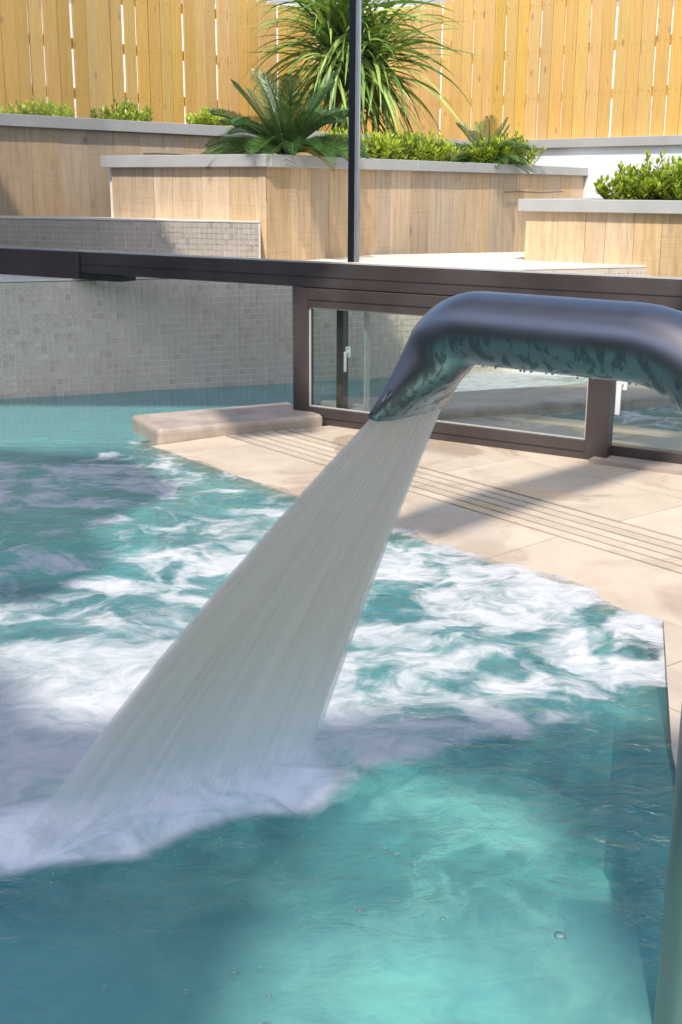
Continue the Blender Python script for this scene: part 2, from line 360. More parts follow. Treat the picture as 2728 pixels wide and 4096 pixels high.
FO = [(-1.58, 5.38, -.1), (-1.3, 5.0, .30), (-1.5, 4.7, .56), (-1.1, 4.75, .54), (-1.04, 3.43, .48), (-1.4, 4.3, .54), (-.85, 4.5, .56), (-.6, 4.55, .46), (-1.1, 3.9, .46), (-2., 4.3, .5), (-.52, 4.15, .40), (-.3, 3.9, .55), (-.75, 3.7, .42), (-.5, 3.4, .54), (-.9, 3.0, .46),
      (-.5, 2.9, .56), (-.71, 2.26, .74), (-.4, 2.45, .78), (-.2, 2.5, .80), (-1.3, 2.6, .7), (-.7, 1.9, .95), (-.45, 2.0, 1.1), (-.2, 2.2, 1.1), (-.05, 2.3, .9),
      (.13, 2.75, .52), (.1, 3.1, .45), (.15, 3.5, .55), (.35, 3.3, .60), (.6, 3.05, .60), (.72, 2.85, .58), (.45, 2.75, .50), (.12, 2.45, .60), (.3, 2.5, .55), (.5, 2.45, .52), (.62, 2.3, .46), (.35, 2.25, .50), (.12, 2.2, .72),
      (.25, 2.12, .38), (.45, 2.05, .16), (.1, 2.02, .12), (.3, 1.9, .05), (.5, 1.8, .08), (0, 1.85, .08), (-.2, 1.8, .1), (-.35, 1.72, .1), (-.55, 1.60, .1), (-.7, 1.62, .1), (-.3, 1.5, 0), (0, 1.5, 0), (.4, 1.5, 0), (0, .8, 0), (-1, 1.2, 0), (1, 1.5, 0),
      (-1, 6, -.1), (-.3, 6.3, .0), (.2, 6.9, .3), (.9, 7.0, .72), (.9, 7.3, .6), (1.6, 7.3, .55), (2.5, 7.4, .3), (-2.5, 5.5, -.1), (-2.2, 3.5, .4), (-2, 2, .4)]
xs = np.arange(-3.0, 3.2, .02); ys = []; y = .3
while y < 8.6: ys.append(y); y += .009 + .0035 * y
X, Y = np.meshgrid(xs, np.array(ys))
foam = field(X, Y, FO, 3.5)
jd = (JR - JL) / np.linalg.norm(JR - JL); jn = np.array([-jd[1], jd[0]])       # jn points away from the camera
u = (X - JL[0]) * jd[0] + (Y - JL[1]) * jd[1]; w_ = (X - JL[0]) * jn[0] + (Y - JL[1]) * jn[1]
L = np.linalg.norm(JR - JL); du = np.maximum(0, np.maximum(-u, u - L))
edge = w_ + .05 * (vnoise(u * 6, w_ * 2, 3) - .5) + .02 * (vnoise(u * 19, w_ * 6, 4) - .5)
near = np.exp(-(du / .16) ** 2) * np.where(edge > 0, np.exp(-(edge / .30) ** 2), np.exp(-(edge / .12) ** 2))
foam = np.maximum(foam, near * 1.15)
front = 1 - np.clip((-edge - .03) / .16, 0, 1)                               # clear water in front of the splash
foam = foam * np.where(edge < 0, np.maximum(front, 0) * np.exp(-0 * du) + (1 - front) * .35, 1)
soft = np.clip(.95 - np.hypot(X + .45, (Y - 2.1) * .7) / 1.0, 0, 1)
soft = np.maximum(soft, np.exp(-(du / .22) ** 2) * np.exp(-(np.minimum(edge, 0) / .30) ** 2) * np.where(edge > 0, np.exp(-(edge / .35) ** 2), 1))
calm = np.clip((Y - 5.0) / .6, 0, 1) * np.clip((.3 - X) / .5, 0, 1)
calm = np.maximum(calm, np.clip((1.75 - Y) / .25, 0, 1) * .55)
mk = [(.3, 1.95, .85), (.15, 1.9, .8), (.45, 1.85, .55), (.05, 1.75, .8), (.3, 1.6, .7), (.1, 1.45, 1.0), (.3, 1.45, 1.0), (.42, 1.5, .95), (.4, 1.4, .9), (.25, 1.75, .85), (-.15, 1.7, .35), (-.4, 1.6, .22), (-.4, 1.4, .15), (-.1, 1.45, .42), (.6, 1.9, .35), (.58, 1.7, .4), (.3, 2.45, .3), (.1, 2.7, .15), (.5, 2.8, .15), (-.5, 3, .12), (-1, 3.5, .2), (-1, 5, .1), (-1.5, 6, .0), (0, 6.2, .2), (1, 7.2, .7), (-2, 3, .1), (0, 1.1, .7), (0, .5, .4)]  # pale water weights; the right front ones paint in sunlit caustic patches
milk_caustic = np.clip(field(X, Y, mk, 3.0), 0, 1)
amp = .010 * np.clip(1.1 - calm, .12, 1)
Z = np.zeros_like(X)
for k, (f_, a_) in enumerate([(2.1, 1.0), (4.3, .8), (8.5, .45), (15, .22)]):
    Z += a_ * (vnoise(X * f_ + k * 7 + .3 * vnoise(Y * 2, X * 2, 11) * f_, Y * f_ * 1.3 + 3 * k + 9, 20 + k) - .5)
Z *= amp * 1.5
Z += near * np.clip(w_ / .08, 0, 1) * (.008 + .030 * (vnoise(X * 9, Y * 9, 5)) * np.exp(-((w_ - .08) / .18) ** 2))
nc = X * nn_[0] + Y * nn_[1]                                                   # distance across the deck edge
zt = .012 - .016 * np.clip(2.82 - nc, 0, .31) / .31
on_deck = (nc > 2.505) & ((X - .55) * .62 + (Y - 3.3) * .2 < 3)
edge_d = np.clip((2.50 - nc) / .5, 0, 1)
Z *= .25 + .75 * edge_d
Z -= .0035
Z += np.where(nc > 2.51, .0028 * (vnoise(X * 3, Y * 3, 77) - .5) * 2, 0)
shal = np.where(nc > 2.505, 1 - np.clip((Z - zt) / .0085, 0, 1) * .45, np.clip(1 - (2.505 - nc) / .10, 0, 1) * .55)
xe = np.interp(Y, [p[1] for p in E1[:5]], [p[0] for p in E1[:5]])
shal = np.where(Y < 3.05, np.clip(1 - (xe - X) / .10, 0, 1) * .6 * np.clip((Y - 1.9) / .4, 0, 1), shal) * np.where((X < -.9) | (Y > 5.3), 0, 1)
ny_, nx_ = X.shape
V = np.stack([X.ravel(), Y.ravel(), Z.ravel()], 1)
idx = np.arange(nx_ * ny_).reshape(ny_, nx_)
Fq = np.stack([idx[:-1, :-1], idx[:-1, 1:], idx[1:, 1:], idx[1:, :-1]], -1).reshape(-1, 4)
me = bpy.data.meshes.new('pool_water'); me.vertices.add(len(V)); me.vertices.foreach_set('co', V.ravel().astype(np.float32))
me.loops.add(Fq.size); me.loops.foreach_set('vertex_index', Fq.ravel().astype(np.int32)); me.polygons.add(len(Fq))
me.polygons.foreach_set('loop_start', np.arange(0, Fq.size, 4, dtype=np.int32)); me.polygons.foreach_set('use_smooth', np.ones(len(Fq), bool)); me.update(calc_edges=True)
for nm, arr in (('foam', foam), ('soft', soft), ('calm', calm), ('milk_caustic', milk_caustic), ('shal', shal)):
    at = me.attributes.new(nm, 'FLOAT', 'POINT'); at.data.foreach_set('value', arr.ravel().astype(np.float32))
me.materials.append(WATER); tag(link('pool_water', me), kind='structure')

# ------------------------------------------------------------------ mosaic walls
TP = .035
def mosaic(root, T, x0, x1, z0, z1, keep_x0, keep_x1, body_depth, n_single, seed, keep_z=0., cut=0.):
    """grouted wall body with tiles on its face: T maps local (x along, y=0 face, z up) to the world"""
    r = random.Random(seed)
    vs, fs = prism([tuple((T @ Vector(p))[:2]) for p in ((x0, .004, 0), (x1, .004, 0), (x1 - cut, body_depth, 0), (x0, body_depth, 0))], -.9, z1 - .004); mesh('wall_body', vs, fs, GROUT, root)
    g = .0050; tm = MB().box(g / 2, TP - g / 2, 0, .006, g / 2, TP - g / 2)
    tme = mesh('tile', tm.v, tm.f, TILE, link_it=False)
    rz = math.atan2(T[1][0], T[0][0]); cells = []
    nx = int((x1 - x0) / TP); nz = int(round((z1 - z0) / TP))
    for i in range(nx):
        for k in range(nz): cells.append((x0 + i * TP, z1 - (k + 1) * TP))
    def key(c):
        p = T @ Vector((c[0], 0, c[1])); vis = keep_x0 <= c[0] <= keep_x1 and c[1] > keep_z
        return (not vis, (p - Vector((0, 0, 1.12))).length)
    cells.sort(key=key); m = MB(); rn = []
    for j, (cx, cz) in enumerate(cells):
        dp = r.uniform(-.0012, .0008)
        if j < n_single:
            o = link('tile', tme, root); p = T @ Vector((cx, dp, cz)); o.location = p; o.rotation_euler[2] = rz
        else:
            m.box(cx + g / 2, cx + TP - g / 2, dp, .006, cz + g / 2, cz + TP - g / 2, T); rn += [r.random()] * 6
    o = m.build('tile_field', TILE, root); tag(o, kind='stuff')
    a = o.data.attributes.new('rnd', 'FLOAT', 'FACE'); a.data.foreach_set('value', rn)
TWZ = .62
TW = frame((-1.851, 6.335), 68.13)
w1 = tag(empty('mosaic_wall'), 'long low grey mosaic tiled wall rising straight out of the pool water', 'wall')
mosaic(w1, TW, -1.2, 4.6, -.14, TWZ, 0, 1.75, .25, 300, 1)
BK = frame((-.523, 7.699), -70)
BK = Matrix(BK)
w2 = tag(empty('mosaic_block'), 'raised grey mosaic block on the ledge, half shaded, before the wood cladding', 'wall')
mosaic(w2, BK, -2.6, 0, .60, .893, -1.9, 0, .50, 300, 2, .6, .22)
vs, fs = prism([tuple((BK @ Vector(p))[:2]) for p in ((-2.6, 0, 0), (-.001, 0, 0), (-.22, .5, 0), (-2.6, .5, 0))], .894, .900); mesh('top_slab', vs, fs, LEDGE, w2)
# ledge (terrace behind the mosaic wall)
vs, fs = prism([tuple((TW @ Vector(p))[:2]) for p in ((-1.2, .002, 0), (4.6, .002, 0), (4.9, 1.75, 0), (1.6, 1.60, 0), (-1.2, 1.65, 0))], TWZ + .001, TWZ + .012)
tag(mesh('terrace_ledge', vs, fs, LEDGE), kind='structure')

# ------------------------------------------------------------------ deck
dd = Vector((.616, -.788)); nn = Vector((.788, .616))
def dw(s, n): return (s * dd.x + n * nn.x, s * dd.y + n * nn.y)
deck = tag(empty('pool_deck'), kind='structure')
GP = Vector((-.096, 5.682)); gd = Vector((.841, -.540)); gn = Vector((.540, .841))      # glass wall line
glim = GP.dot(gn) + .75
def slab(n0, n1, s0, s1, gap=.002, z=.012, r2=False, name='slab', mat=None, th=.04, tilt=0):
    poly = [dw(s0 + gap, n0 + gap), dw(s1 - gap, n0 + gap), dw(s1 - gap, n1 - gap), dw(s0 + gap, n1 - gap)]
    poly = clip(poly, -gn.x, -gn.y, -glim)
    kn = Vector((-.47, .883)); kp = Vector((-.84, 5.16)); poly = clip(poly, -kn.x, -kn.y, -(kn.dot(kp) + .01)) if poly else poly
    if r2:
        for (ax, ay), (bx, by) in zip(E1[:4], E1[1:5]):
            ex, ey = bx - ax, by - ay; q = (ey, -ex); d = q[0] * ax + q[1] * ay
            if poly: poly = clip(poly, q[0], q[1], d)
    if area(poly) < .0015: return
    vs, fs = prism(poly, z - th, z)
    if tilt:
        vs = [(x, y, zz - tilt * max(0, 2.82 - (x * nn.x + y * nn.y)) / .31) for x, y, zz in vs]
    mesh(name, vs, fs, mat or DECK, deck)
N0 = 2.51
j = 0
for row, (a_, b_) in enumerate([(N0, 2.862)]):
    for k in range(-10, 8): slab(a_, b_, k * .9 + .2, (k + 1) * .9 + .2, tilt=.016)
for k in range(5):                                                    # slotted channel cover
    for q in range(-6, 5): slab(2.872 + k * .0588, 2.872 + (k + 1) * .0588 - .0095, q * 1.2 + .1, (q + 1) * 1.2 + .1, gap=.0006, name='grating_slat')
rows = [(3.172, 3.60), (3.60, 4.05), (4.05, 4.5), (4.5, 4.95), (4.95, 5.4), (5.4, 5.9), (5.9, 6.4)]
for i, (a_, b_) in enumerate(rows):
    for k in range(-9, 7): slab(a_, b_, k * .9 + .2 + .45 * (i % 2), (k + 1) * .9 + .2 + .45 * (i % 2))
for i, (a_, b_) in enumerate([(2.06, 2.51), (1.61, 2.06), (1.16, 1.61), (.7, 1.16), (.2, .7), (-.3, .2)]):
    for k in range(-6, 6): slab(a_, b_, k * .9 + .2, (k + 1) * .9 + .2, r2=True, z=.010)
bed = [dw(-5.6, 2.53), dw(5, 2.53), dw(5, 6.4), dw(-5.6, 6.4)]
bed = clip(clip(bed, -gn.x, -gn.y, -glim), .47, -.883, -(Vector((-.47, .883)).dot(Vector((-.84, 5.16)))))
vs, fs = prism(bed, -.10, -.040); b_ = mesh('deck_bed', vs, fs, m_plain('deck_bed_mortar', (.17, .13, .10), .9), deck)

# kerbs beside and beyond the window
def kerb(x0, x1, y0, y1, z1, label, T):
    o = box('stone_kerb', x0, x1, y0, y1, -.16, z1, KERB, None, T=T); bevel_me(o.data, .022, 3); return tag(o, label, 'kerb')
KT = frame((-.82, 5.19), 62.6)
kerb(0, .83, 0, .40, .068, 'pinkish stone kerb block with rounded corners at the pool edge inside', KT)
KT2 = frame((.0, 5.53), 68)
kerb(.05, 3.6, .02, .50, .06, 'long shaded stone kerb seen through the low window', KT2)
# ------------------------------------------------------------------ glass wall
GT = frame((GP.x, GP.y), -57.3)
gw = tag(empty('glass_wall'), 'tall glass wall on a dark aluminium rail over the pool', 'window')
def gx(o): return o
MB().box(-1.53, 3.6, -.045, .065, .66, .772, GT).build('rail', ALU, gw, bevel=.003)
MB().box(-3.0, -1.531, -.060, .065, .632, .774, GT).build('rail_end', ALU, gw, bevel=.003)
MB().box(-1.529, -1.23, -.058, .060, .630, .659, GT).build('rail_shadow_block', RUB, gw)  # black block standing in for the dark shadow under the rail
MB().box(-1.529, 3.6, -.047, -.044, .708, .711, GT).build('rail_groove', RUB, gw)
MB().box(-3.0, 3.6, -.047, -.020, .775, .781, GT).build('glazing_bead', STEELY, gw)
MB().box(.150, .178, -.012, .022, .782, 3.05, GT).build('mullion', RUB, gw)
MB().box(.179, .192, -.004, .022, .782, 3.05, GT).build('mullion_seal', STEELY, gw)
MB().box(-3.0, .149, .010, .016, .782, 3.05, GT).build('glass_pane', GLASS, gw)
MB().box(.193, 3.6, .010, .016, .782, 3.05, GT).build('glass_pane', GLASS, gw)
# fixed low window (behind) and sliding low window (front)
fw = tag(empty('fixed_window'), 'low fixed window in dark frame right of the sliding sash, white handle beside it', 'window')
MB().box(-.06, 3.6, .0, .055, .006, .072, GT).build('bottom_frame', ALU, fw, bevel=.002)
MB().box(-.06, 3.6, .0, .055, .615, .659, GT).build('top_frame', ALU, fw)
MB().box(1.36, 1.425, .005, .05, .073, .614, GT).build('stile', ALU, fw)
MB().box(.080, .118, .005, .05, .073, .614, GT).build('stile', ALU, fw)
MB().box(.235, .243, .005, .045, .073, .614, GT).build('window_seal', STEELY, fw)
MB().box(1.426, 3.6, .024, .030, .073, .614, GT).build('glass_pane', GLASS2, fw)
MB().box(1.42, 3.6, -.12, -.002, .004, .03, GT).build('sill', KERB, fw)
sw = tag(empty('sliding_window'), 'low sliding window sash in dark aluminium frame standing on the deck', 'window')
SX0, SX1, SB, ST = -.125, 1.475, .002, .657
MB().box(SX0, SX0 + .085, -.065, -.010, SB + .01, ST, GT).build('left_stile', ALU, sw, bevel=.002)
MB().box(SX1 - .10, SX1, -.065, -.010, SB + .01, ST, GT).build('right_stile', ALU, sw, bevel=.002)
MB().box(SX0 + .086, SX1 - .101, -.063, -.012, .570, ST, GT).build('top_rail', ALU, sw, bevel=.002)
MB().box(SX0 + .086, SX1 - .101, -.063, -.012, SB + .01, .092, GT).build('bottom_rail', ALU, sw, bevel=.002)
MB().box(SX0 + .086, SX1 - .101, -.066, -.0625, .044, .0455, GT).build('rail_groove', RUB, sw)
MB().box(SX0 + .086, SX1 - .101, -.066, -.0625, .604, .6055, GT).build('rail_groove', RUB, sw)
MB().box(SX0, SX1 - .005, -.060, -.014, -.002, SB + .009, GT).build('rubber_foot', RUB, sw)
MB().box(SX0 + .086, SX1 - .101, -.045, -.039, .093, .569, GT).build('glass_pane', GLASS2, sw)
bead = MB()
bead.box(SX0 + .086, SX0 + .094, -.052, -.046, .093, .569, GT); bead.box(SX1 - .109, SX1 - .101, -.052, -.046, .093, .569, GT)
bead.box(SX0 + .095, SX1 - .110, -.052, -.046, .093, .099, GT); bead.box(SX0 + .095, SX1 - .110, -.052, -.046, .563, .569, GT)
bead.build('glass_seal', STEELY, sw)
br = MB()
for k in range(70):
    z = .40 + .26 * k / 70; br.box(SX0 - .010 - .004 * random.random(), SX0, -.05, -.03, z, z + .0022, GT)
tag(br.build('brush_seal', RUB, sw), kind='stuff')
def handle(x, y, z, sc_, flip, label):
    r = tag(empty('window_handle', GT @ Vector((x, y, z)), rzof(-57.3)), label, 'handle'); r.scale = (sc_,) * 3
    b = box('base_plate', -.019, .019, -.012, 0, -.03, .042, HANDLE, r); bevel_me(b.data, .004, 2)
    m = MB().tube([(0, -.010, .0), (0, -.040, .0)], .011, 12); m.build('neck', HANDLE, r, smooth=False)
    l = MB().box(-.010, .010, -.052, -.036, -.125, .012).build('lever', HANDLE, r); bevel_me(l.data, .006, 3)
    c = MB().tube([(0, -.0125, .028), (0, -.014, .028)], .004, 8).build('screw', NAIL, r)
    return r
handle(1.505, -.012, .345, 1.05, 1, 'white lever handle hanging down beside the right stile of the sliding sash')
handle(.150, .004, .36, .70, 1, 'small pale lever handle seen through the left end of the low window')

# ------------------------------------------------------------------ planters
def planks(root, T, x0, x1, z0, z1, seed, wmin=.19, wmax=.30, first=None):
    r = random.Random(seed); x = x0
    while x < x1 - .02:
        w = r.uniform(wmin, wmax); e = min(x + w, x1)
        if x1 - e < .08: e = x1
        c = T @ Vector((x, r.uniform(-.0015, .0015), 0))
        m = MB().box(.0015, e - x - .0015, 0, .02, z0, z1); o = m.build('plank', PLANK, root)
        o.location = c; o.rotation_euler[2] = math.atan2(T[1][0], T[0][0]); x = e
def line(p, q):
    p, q = Vector(p), Vector(q); d = (q - p).normalized(); n = Vector((-d.y, d.x))
    m = Matrix(((d.x, n.x, 0, p.x), (d.y, n.y, 0, p.y), (0, 0, 1, 0), (0, 0, 0, 1))); return m, (q - p).length
def coping(root, T, x0, x1, ov, z, th=.085, depth=.20, sp=1.5):
    x = x0
    while x < x1 - 1e-4:
        e = min(x + sp, x1);
        if x1 - e < .3: e = x1
        MB().box(x + .001, e - .001, -ov, depth, z - th, z, T).build('coping_stone', COPING, root, bevel=.003, seg=1); x = e
# upper planter (left and right wings)
A0, A1 = (-3.4, 7.848), (1.43, 13.60)
TA, LA = line(A0, A1)
pa = tag(empty('upper_planter'), 'tallest wood clad planter under the left fence with grey coping', 'planter')
MB().box(0, LA, .021, .10, .3, 1.52, TA).build('backing', GROUT, pa)
planks(pa, TA, 0, LA, .4, 1.525, 3)
coping(pa, TA, 0, LA + .02, .045, 1.612)
TD, LD = line((1.46, 13.50), (3.6, 11.12))
pd = tag(empty('white_planter'), 'white rendered planter wall with grey coping under the right fence', 'planter')
MB().box(.05, LD, 0, .15, .5, 1.515, TD).build('wall', WHITE, pd)
coping(pd, TD, .03, LD, .045, 1.600, .088, .20, 1.3)
# middle planter with a corner
Bc = (-.492, 7.85); Bl = (-1.647, 8.591); Br = (2.60, 12.665)
dBl = (Vector(Bc) - Vector(Bl)).normalized()
TB1, LB1 = line(Bl, Bc); TB2, LB2 = line(Bc, Br)
pb = tag(empty('corner_planter'), 'wood clad planter with a grey coping that turns a corner', 'planter')
MB().box(0, LB1, .021, .10, .3, 1.235, TB1).build('backing', GROUT, pb)
MB().box(0, LB2, .021, .10, .3, 1.235, TB2).build('backing', GROUT, pb)
planks(pb, TB1, .04, LB1, .4, 1.247, 4, .16, .26); planks(pb, TB2, .002, LB2, .4, 1.247, 9, .22, .34)
coping(pb, TB1, -.02, LB1 + .028, .045, 1.3155, .078); coping(pb, TB2, .0, LB2, .045, 1.3150, .078, .20, 1.9)
# low right planter
TC, LC = line((1.256, 8.35), (3.4, 6.973))
pc = tag(empty('low_planter'), 'lowest wood clad planter at the right with grey coping', 'planter')
MB().box(0, LC, .021, .10, .5, .95, TC).build('backing', GROUT, pc)
MB().box(0.001, .02, .021, 1.6, .5, .95, TC).build('side_panel', PLANK, pc)
planks(pc, TC, 0, LC, .55, .962, 6, .14, .26)
coping(pc, TC, -.045, LC, .045, 1.045, .082, .16, 2.4); MB().box(-.045, .12, .161, 1.6, .963, 1.045, TC).build('coping_stone', COPING, pc, bevel=.003, seg=1)
# soil fills
def soil(poly, z): vs, fs = prism(poly, z - .25, z); tag(mesh('planting_soil', vs, fs, SOIL), kind='structure')
soil([tuple((TA @ Vector(p))[:2]) for p in ((0, .2, 0), (LA + .3, .2, 0), (LA + .3, 1.6, 0), (0, 1.6, 0))], 1.55)
soil([tuple((TD @ Vector(p))[:2]) for p in ((0, .2, 0), (LD, .2, 0), (LD, 1.2, 0), (0, 1.2, 0))], 1.53)
soil([Bc, Br, (2.4, 14.3), (1.2, 13.2), Bl][0:1] + [(2.5, 12.6), (1.7, 13.1), (-1.75, 9.35), (-1.6, 8.65)], 1.275)
soil([tuple((TC @ Vector(p))[:2]) for p in ((.1, .15, 0), (LC, .15, 0), (LC, 2.6, 0), (.1, 2.0, 0))], 1.0)
# irrigation pipes
def hose(T, x0, x1, y, z, label):
    m = MB(); m.tube([T @ Vector((x0 + (x1 - x0) * k / 8, y, z + .004 * math.sin(k))) for k in range(9)], .007, 6)
    o = m.build('irrigation_pipe', HOSE); tag(o, label, 'pipe')
hose(TA, 2.75, 3.9, -.035, 1.366, 'thin brown irrigation pipe running behind the corner planter coping')
hose(TB2, 3.5, 4.8, -.035, 1.08, 'thin brown irrigation pipe above the low right planter')

# ------------------------------------------------------------------ fences
def fence(p, q, label, z0, z1, seed, railz):
    T, L_ = line(p, q); r = random.Random(seed); root = tag(empty('timber_fence'), label, 'fence')
    x = 0; W = .155; rz = math.atan2(T[1][0], T[0][0]); nails = MB(); mes = []
    for v in range(5):
        m = MB().box(-.5, .5, 0, .02, 0, 1); mes.append(None)
    while x < L_:
        w = W - r.choice([.008, .014, .018, .022, .019]) + r.uniform(-.002, .002)
        top = z1 + r.uniform(-.012, .012); c = .018
        vs = []
        for yy in (0, .02): vs += [(0, yy, z0), (w, yy, z0), (w, yy, top - c), (w - c, yy, top), (c, yy, top), (0, yy, top - c)]
        fs = [tuple(range(6)), tuple(range(11, 5, -1))] + [(i, 6 + i, 6 + (i + 1) % 6, (i + 1) % 6) for i in range(6)]
        o = mesh('fence_board', vs, fs, FENCE, root); off = r.uniform(-.004, .004)
        o.location = T @ Vector((x, off, 0)); o.rotation_euler = (0, r.uniform(-.004, .004), rz)
        for zr in railz:
            for px in (.035, w - .035): 
                a = T @ Vector((x + px, off - .003, zr + r.uniform(-.015, .015)))
                nails.add([a + Vector((0, 0, .005)), a + T.to_3x3() @ Vector((.005, 0, 0)), a - Vector((0, 0, .005)), a - T.to_3x3() @ Vector((.005, 0, 0))], [(3, 2, 1, 0)])
        x += W
    for zr in railz: MB().box(-.1, L_ + .1, .026, .07, zr - .045, zr + .045, T).build('rail', FENCE, root)
    tag(nails.build('nails', NAIL, root), kind='stuff')
    for k in range(int(L_ / 2.2) + 1): MB().box(.4 + k * 2.2, .49 + k * 2.2, .072, .16, .6, z1 - .05, T).build('post', FENCE, root)
FC = (.24, 15.0)
fence((FC[0] - .643 * 6.6, FC[1] - .766 * 6.6), FC, 'tall golden timber board fence along the left behind the planters', 1.25, 3.03, 11, (1.95, 2.39, 2.84))
fence((FC[0] + .02, FC[1] - .03), (FC[0] + .669 * 6.2, FC[1] - .743 * 6.2), 'tall golden timber board fence along the right above the white planter', 1.25, 3.10, 12, (2.02, 2.47, 2.92))
# pale house wall standing behind the fences
ho = tag(empty('neighbour_house'), 'white rendered house wall glimpsed through the fence gaps', 'building')
box('wall', -9, 10, 20, 20.4, -1.7, 4.4, WHITE, ho); box('roof', -9.4, 10.4, 19.6, 23, 4.401, 4.6, GREYM, ho)

# ------------------------------------------------------------------ plants
def leafmesh(name, vs, fs, rn, mat, parent):
    o = mesh(name, vs, fs, mat, parent); a = o.data.attributes.new('rnd', 'FLOAT', 'FACE'); a.data.foreach_set('value', rn); return o
def shrub(loc, rx, ry, h, n, seed, label, group, tall=0):
    r = random.Random(seed); root = tag(empty('boxwood_shrub', loc), label, 'shrub', group)
    vs, fs, rn = [], [], []; st = MB(); shoots = max(14, n // 30)
    for s_ in range(shoots):
        a = r.uniform(0, 6.283); q = math.sqrt(r.random()); bx, by = rx * q * math.cos(a), ry * q * math.sin(a)
        hh = h * (1 - .45 * q * q) * r.uniform(.72, 1.12) + (tall * r.random() if r.random() < .3 else 0)
        tip = Vector((bx * 1.12 + r.uniform(-.02, .02), by * 1.12, hh)); base = Vector((bx * .55, by * .55, -.02))
        st.tube([base, base.lerp(tip, .5) + Vector((r.uniform(-.01, .01), 0, 0)), tip], [.005, .004, .002], 4)
        k_n = n // shoots
        for k in range(k_n):
            t = .12 + .88 * (k + r.random()) / k_n; p = base.lerp(tip, t); ang = k * 2.4 + r.uniform(-.4, .4)
            el = r.uniform(.1, .9) + .5 * (t > .9); d = Vector((math.cos(ang) * math.cos(el), math.sin(ang) * math.cos(el), math.sin(el)))
            ln = r.uniform(.036, .058); wd = ln * .40; sd = d.cross(Vector((0, 0, 1))).normalized(); nr = sd.cross(d)
            b = len(vs); p = p + d * .004
            vs += [p, p + d * ln * .45 + sd * wd * .45 - nr * .001, p + d * ln * .8 + sd * wd * .42, p + d * ln + nr * .003, p + d * ln * .8 - sd * wd * .42, p + d * ln * .45 - sd * wd * .45, p + d * ln * .6 - nr * .003]
            fs += [(b, b + 1, b + 6), (b + 1, b + 2, b + 6), (b + 2, b + 3, b + 6), (b + 3, b + 4, b + 6), (b + 4, b + 5, b + 6), (b + 5, b, b + 6)]
            q_ = min(.999, max(0, .15 + .65 * t * r.uniform(.6, 1.2))); rn += [q_] * 6
    st.build('stem', STEM, root); f = leafmesh('foliage', vs, fs, rn, L_BOX, root); tag(f, kind='stuff'); return root
G1 = 'yellow-green boxwood shrubs in the planters'
shrub((-2.36, 9.62, 1.56), .30, .2, .16, 1500, 1, 'low boxwood mound at the far left end of the upper planter', G1)
shrub((-2.75, 9.25, 1.56), .22, .2, .12, 1000, 17, 'low boxwood tuft cut by the left edge beside the fence', G1)
shrub((-1.83, 10.30, 1.57), .24, .2, .19, 1500, 2, 'boxwood mound second from the left on the upper planter', G1)
shrub((-1.20, 10.95, 1.57), .22, .2, .18, 1300, 3, 'boxwood mound right beside the big cycad on the upper planter', G1)
hx = [(.06, 9.80, .22, .20), (.34, 10.22, .24, .22), (.62, 10.62, .25, .24), (.90, 11.0, .26, .22), (1.56, 11.9, .25, .22), (1.86, 12.4, .26, .28)]
lb = ['boxwood shrub at the left end of the middle hedge, beside the big cycad', 'boxwood shrub just left of the dark mullion foot', 'boxwood shrub in the middle of the hedge below the strap-leaved plant', 'boxwood shrub in the hedge left of the small cycad', 'boxwood shrub right behind the small cycad', 'boxwood shrub at the right end of the middle planter by the white wall']
for i, (x, y, rr, h) in enumerate(hx): shrub((x * .897 - .10, y * .897 + .16, 1.27), rr * .92, .15, h * 1.06, 1700, 30 + i, lb[i], G1)
cx = [(1.98, 8.28, .24, .22, 'tall boxwood shrub at the left end of the lowest planter'), (2.28, 8.10, .24, .25, 'boxwood shrub in the middle of the lowest planter'), (2.58, 7.95, .22, .25, 'boxwood shrub at the right edge of the lowest planter')]
for i, (x, y, rr, h, l) in enumerate(cx): shrub((x, y, 1.0), rr, .20, h, 3200, 50 + i, l, G1, .14)

def frond_mesh(L_, arch, seed, mat, side=0, n=40):
    r = random.Random(seed); vs, fs, rn = [], [], []
    def pos(t):   # local: x outward, z up
        a0 = arch[0]; a = a0 + (arch[1] - a0) * t; return Vector((L_ * (t * math.cos(a0) * (1 - .15 * t) + 0 * a), side * L_ * t * t * .2, L_ * (t * math.sin(a0) - arch[1] * t * t)))
    pts = [pos(k / 10) for k in range(11)]
    m = MB().tube(pts, [.008 * (1 - .7 * k / 10) * L_ / .6 for k in range(11)], 4); vs += list(m.v); fs += list(m.f); rn += [.9] * len(m.f)
    for i in range(n):
        t = .14 + .86 * i / (n - 1); p = pos(t); tg = (pos(min(1, t + .03)) - pos(t - .03)).normalized(); sdv = Vector((0, 1, 0)); nv = sdv.cross(tg) * -1
        ll = L_ * .27 * math.sin(math.pi * min(1, .18 + .80 * t)) ** .6 * r.uniform(.88, 1.08)
        for sg in (-1, 1):
            d = (sdv * sg * (1.0 - .45 * t) + tg * (.55 + .55 * t) + Vector((0, 0, .38))).normalized(); w = tg * .0027 * L_ / .6
            b = len(vs); e = p + d * ll; mid = p + d * ll * .55 + Vector((0, 0, .012))
            vs += [p - w, p + w, mid + w * 1.1, mid - w * 1.1, e - Vector((0, 0, ll * .10))]
            fs += [(b, b + 1, b + 2, b + 3), (b + 3, b + 2, b + 4)]; rn += [r.random() * .5 + .2 * t] * 2
    me = bpy.data.meshes.new('frond'); me.from_pydata([tuple(v) for v in vs], [], fs); me.update(); me.materials.append(mat)
    a = me.attributes.new('rnd', 'FLOAT', 'FACE'); a.data.foreach_set('value', rn); return me
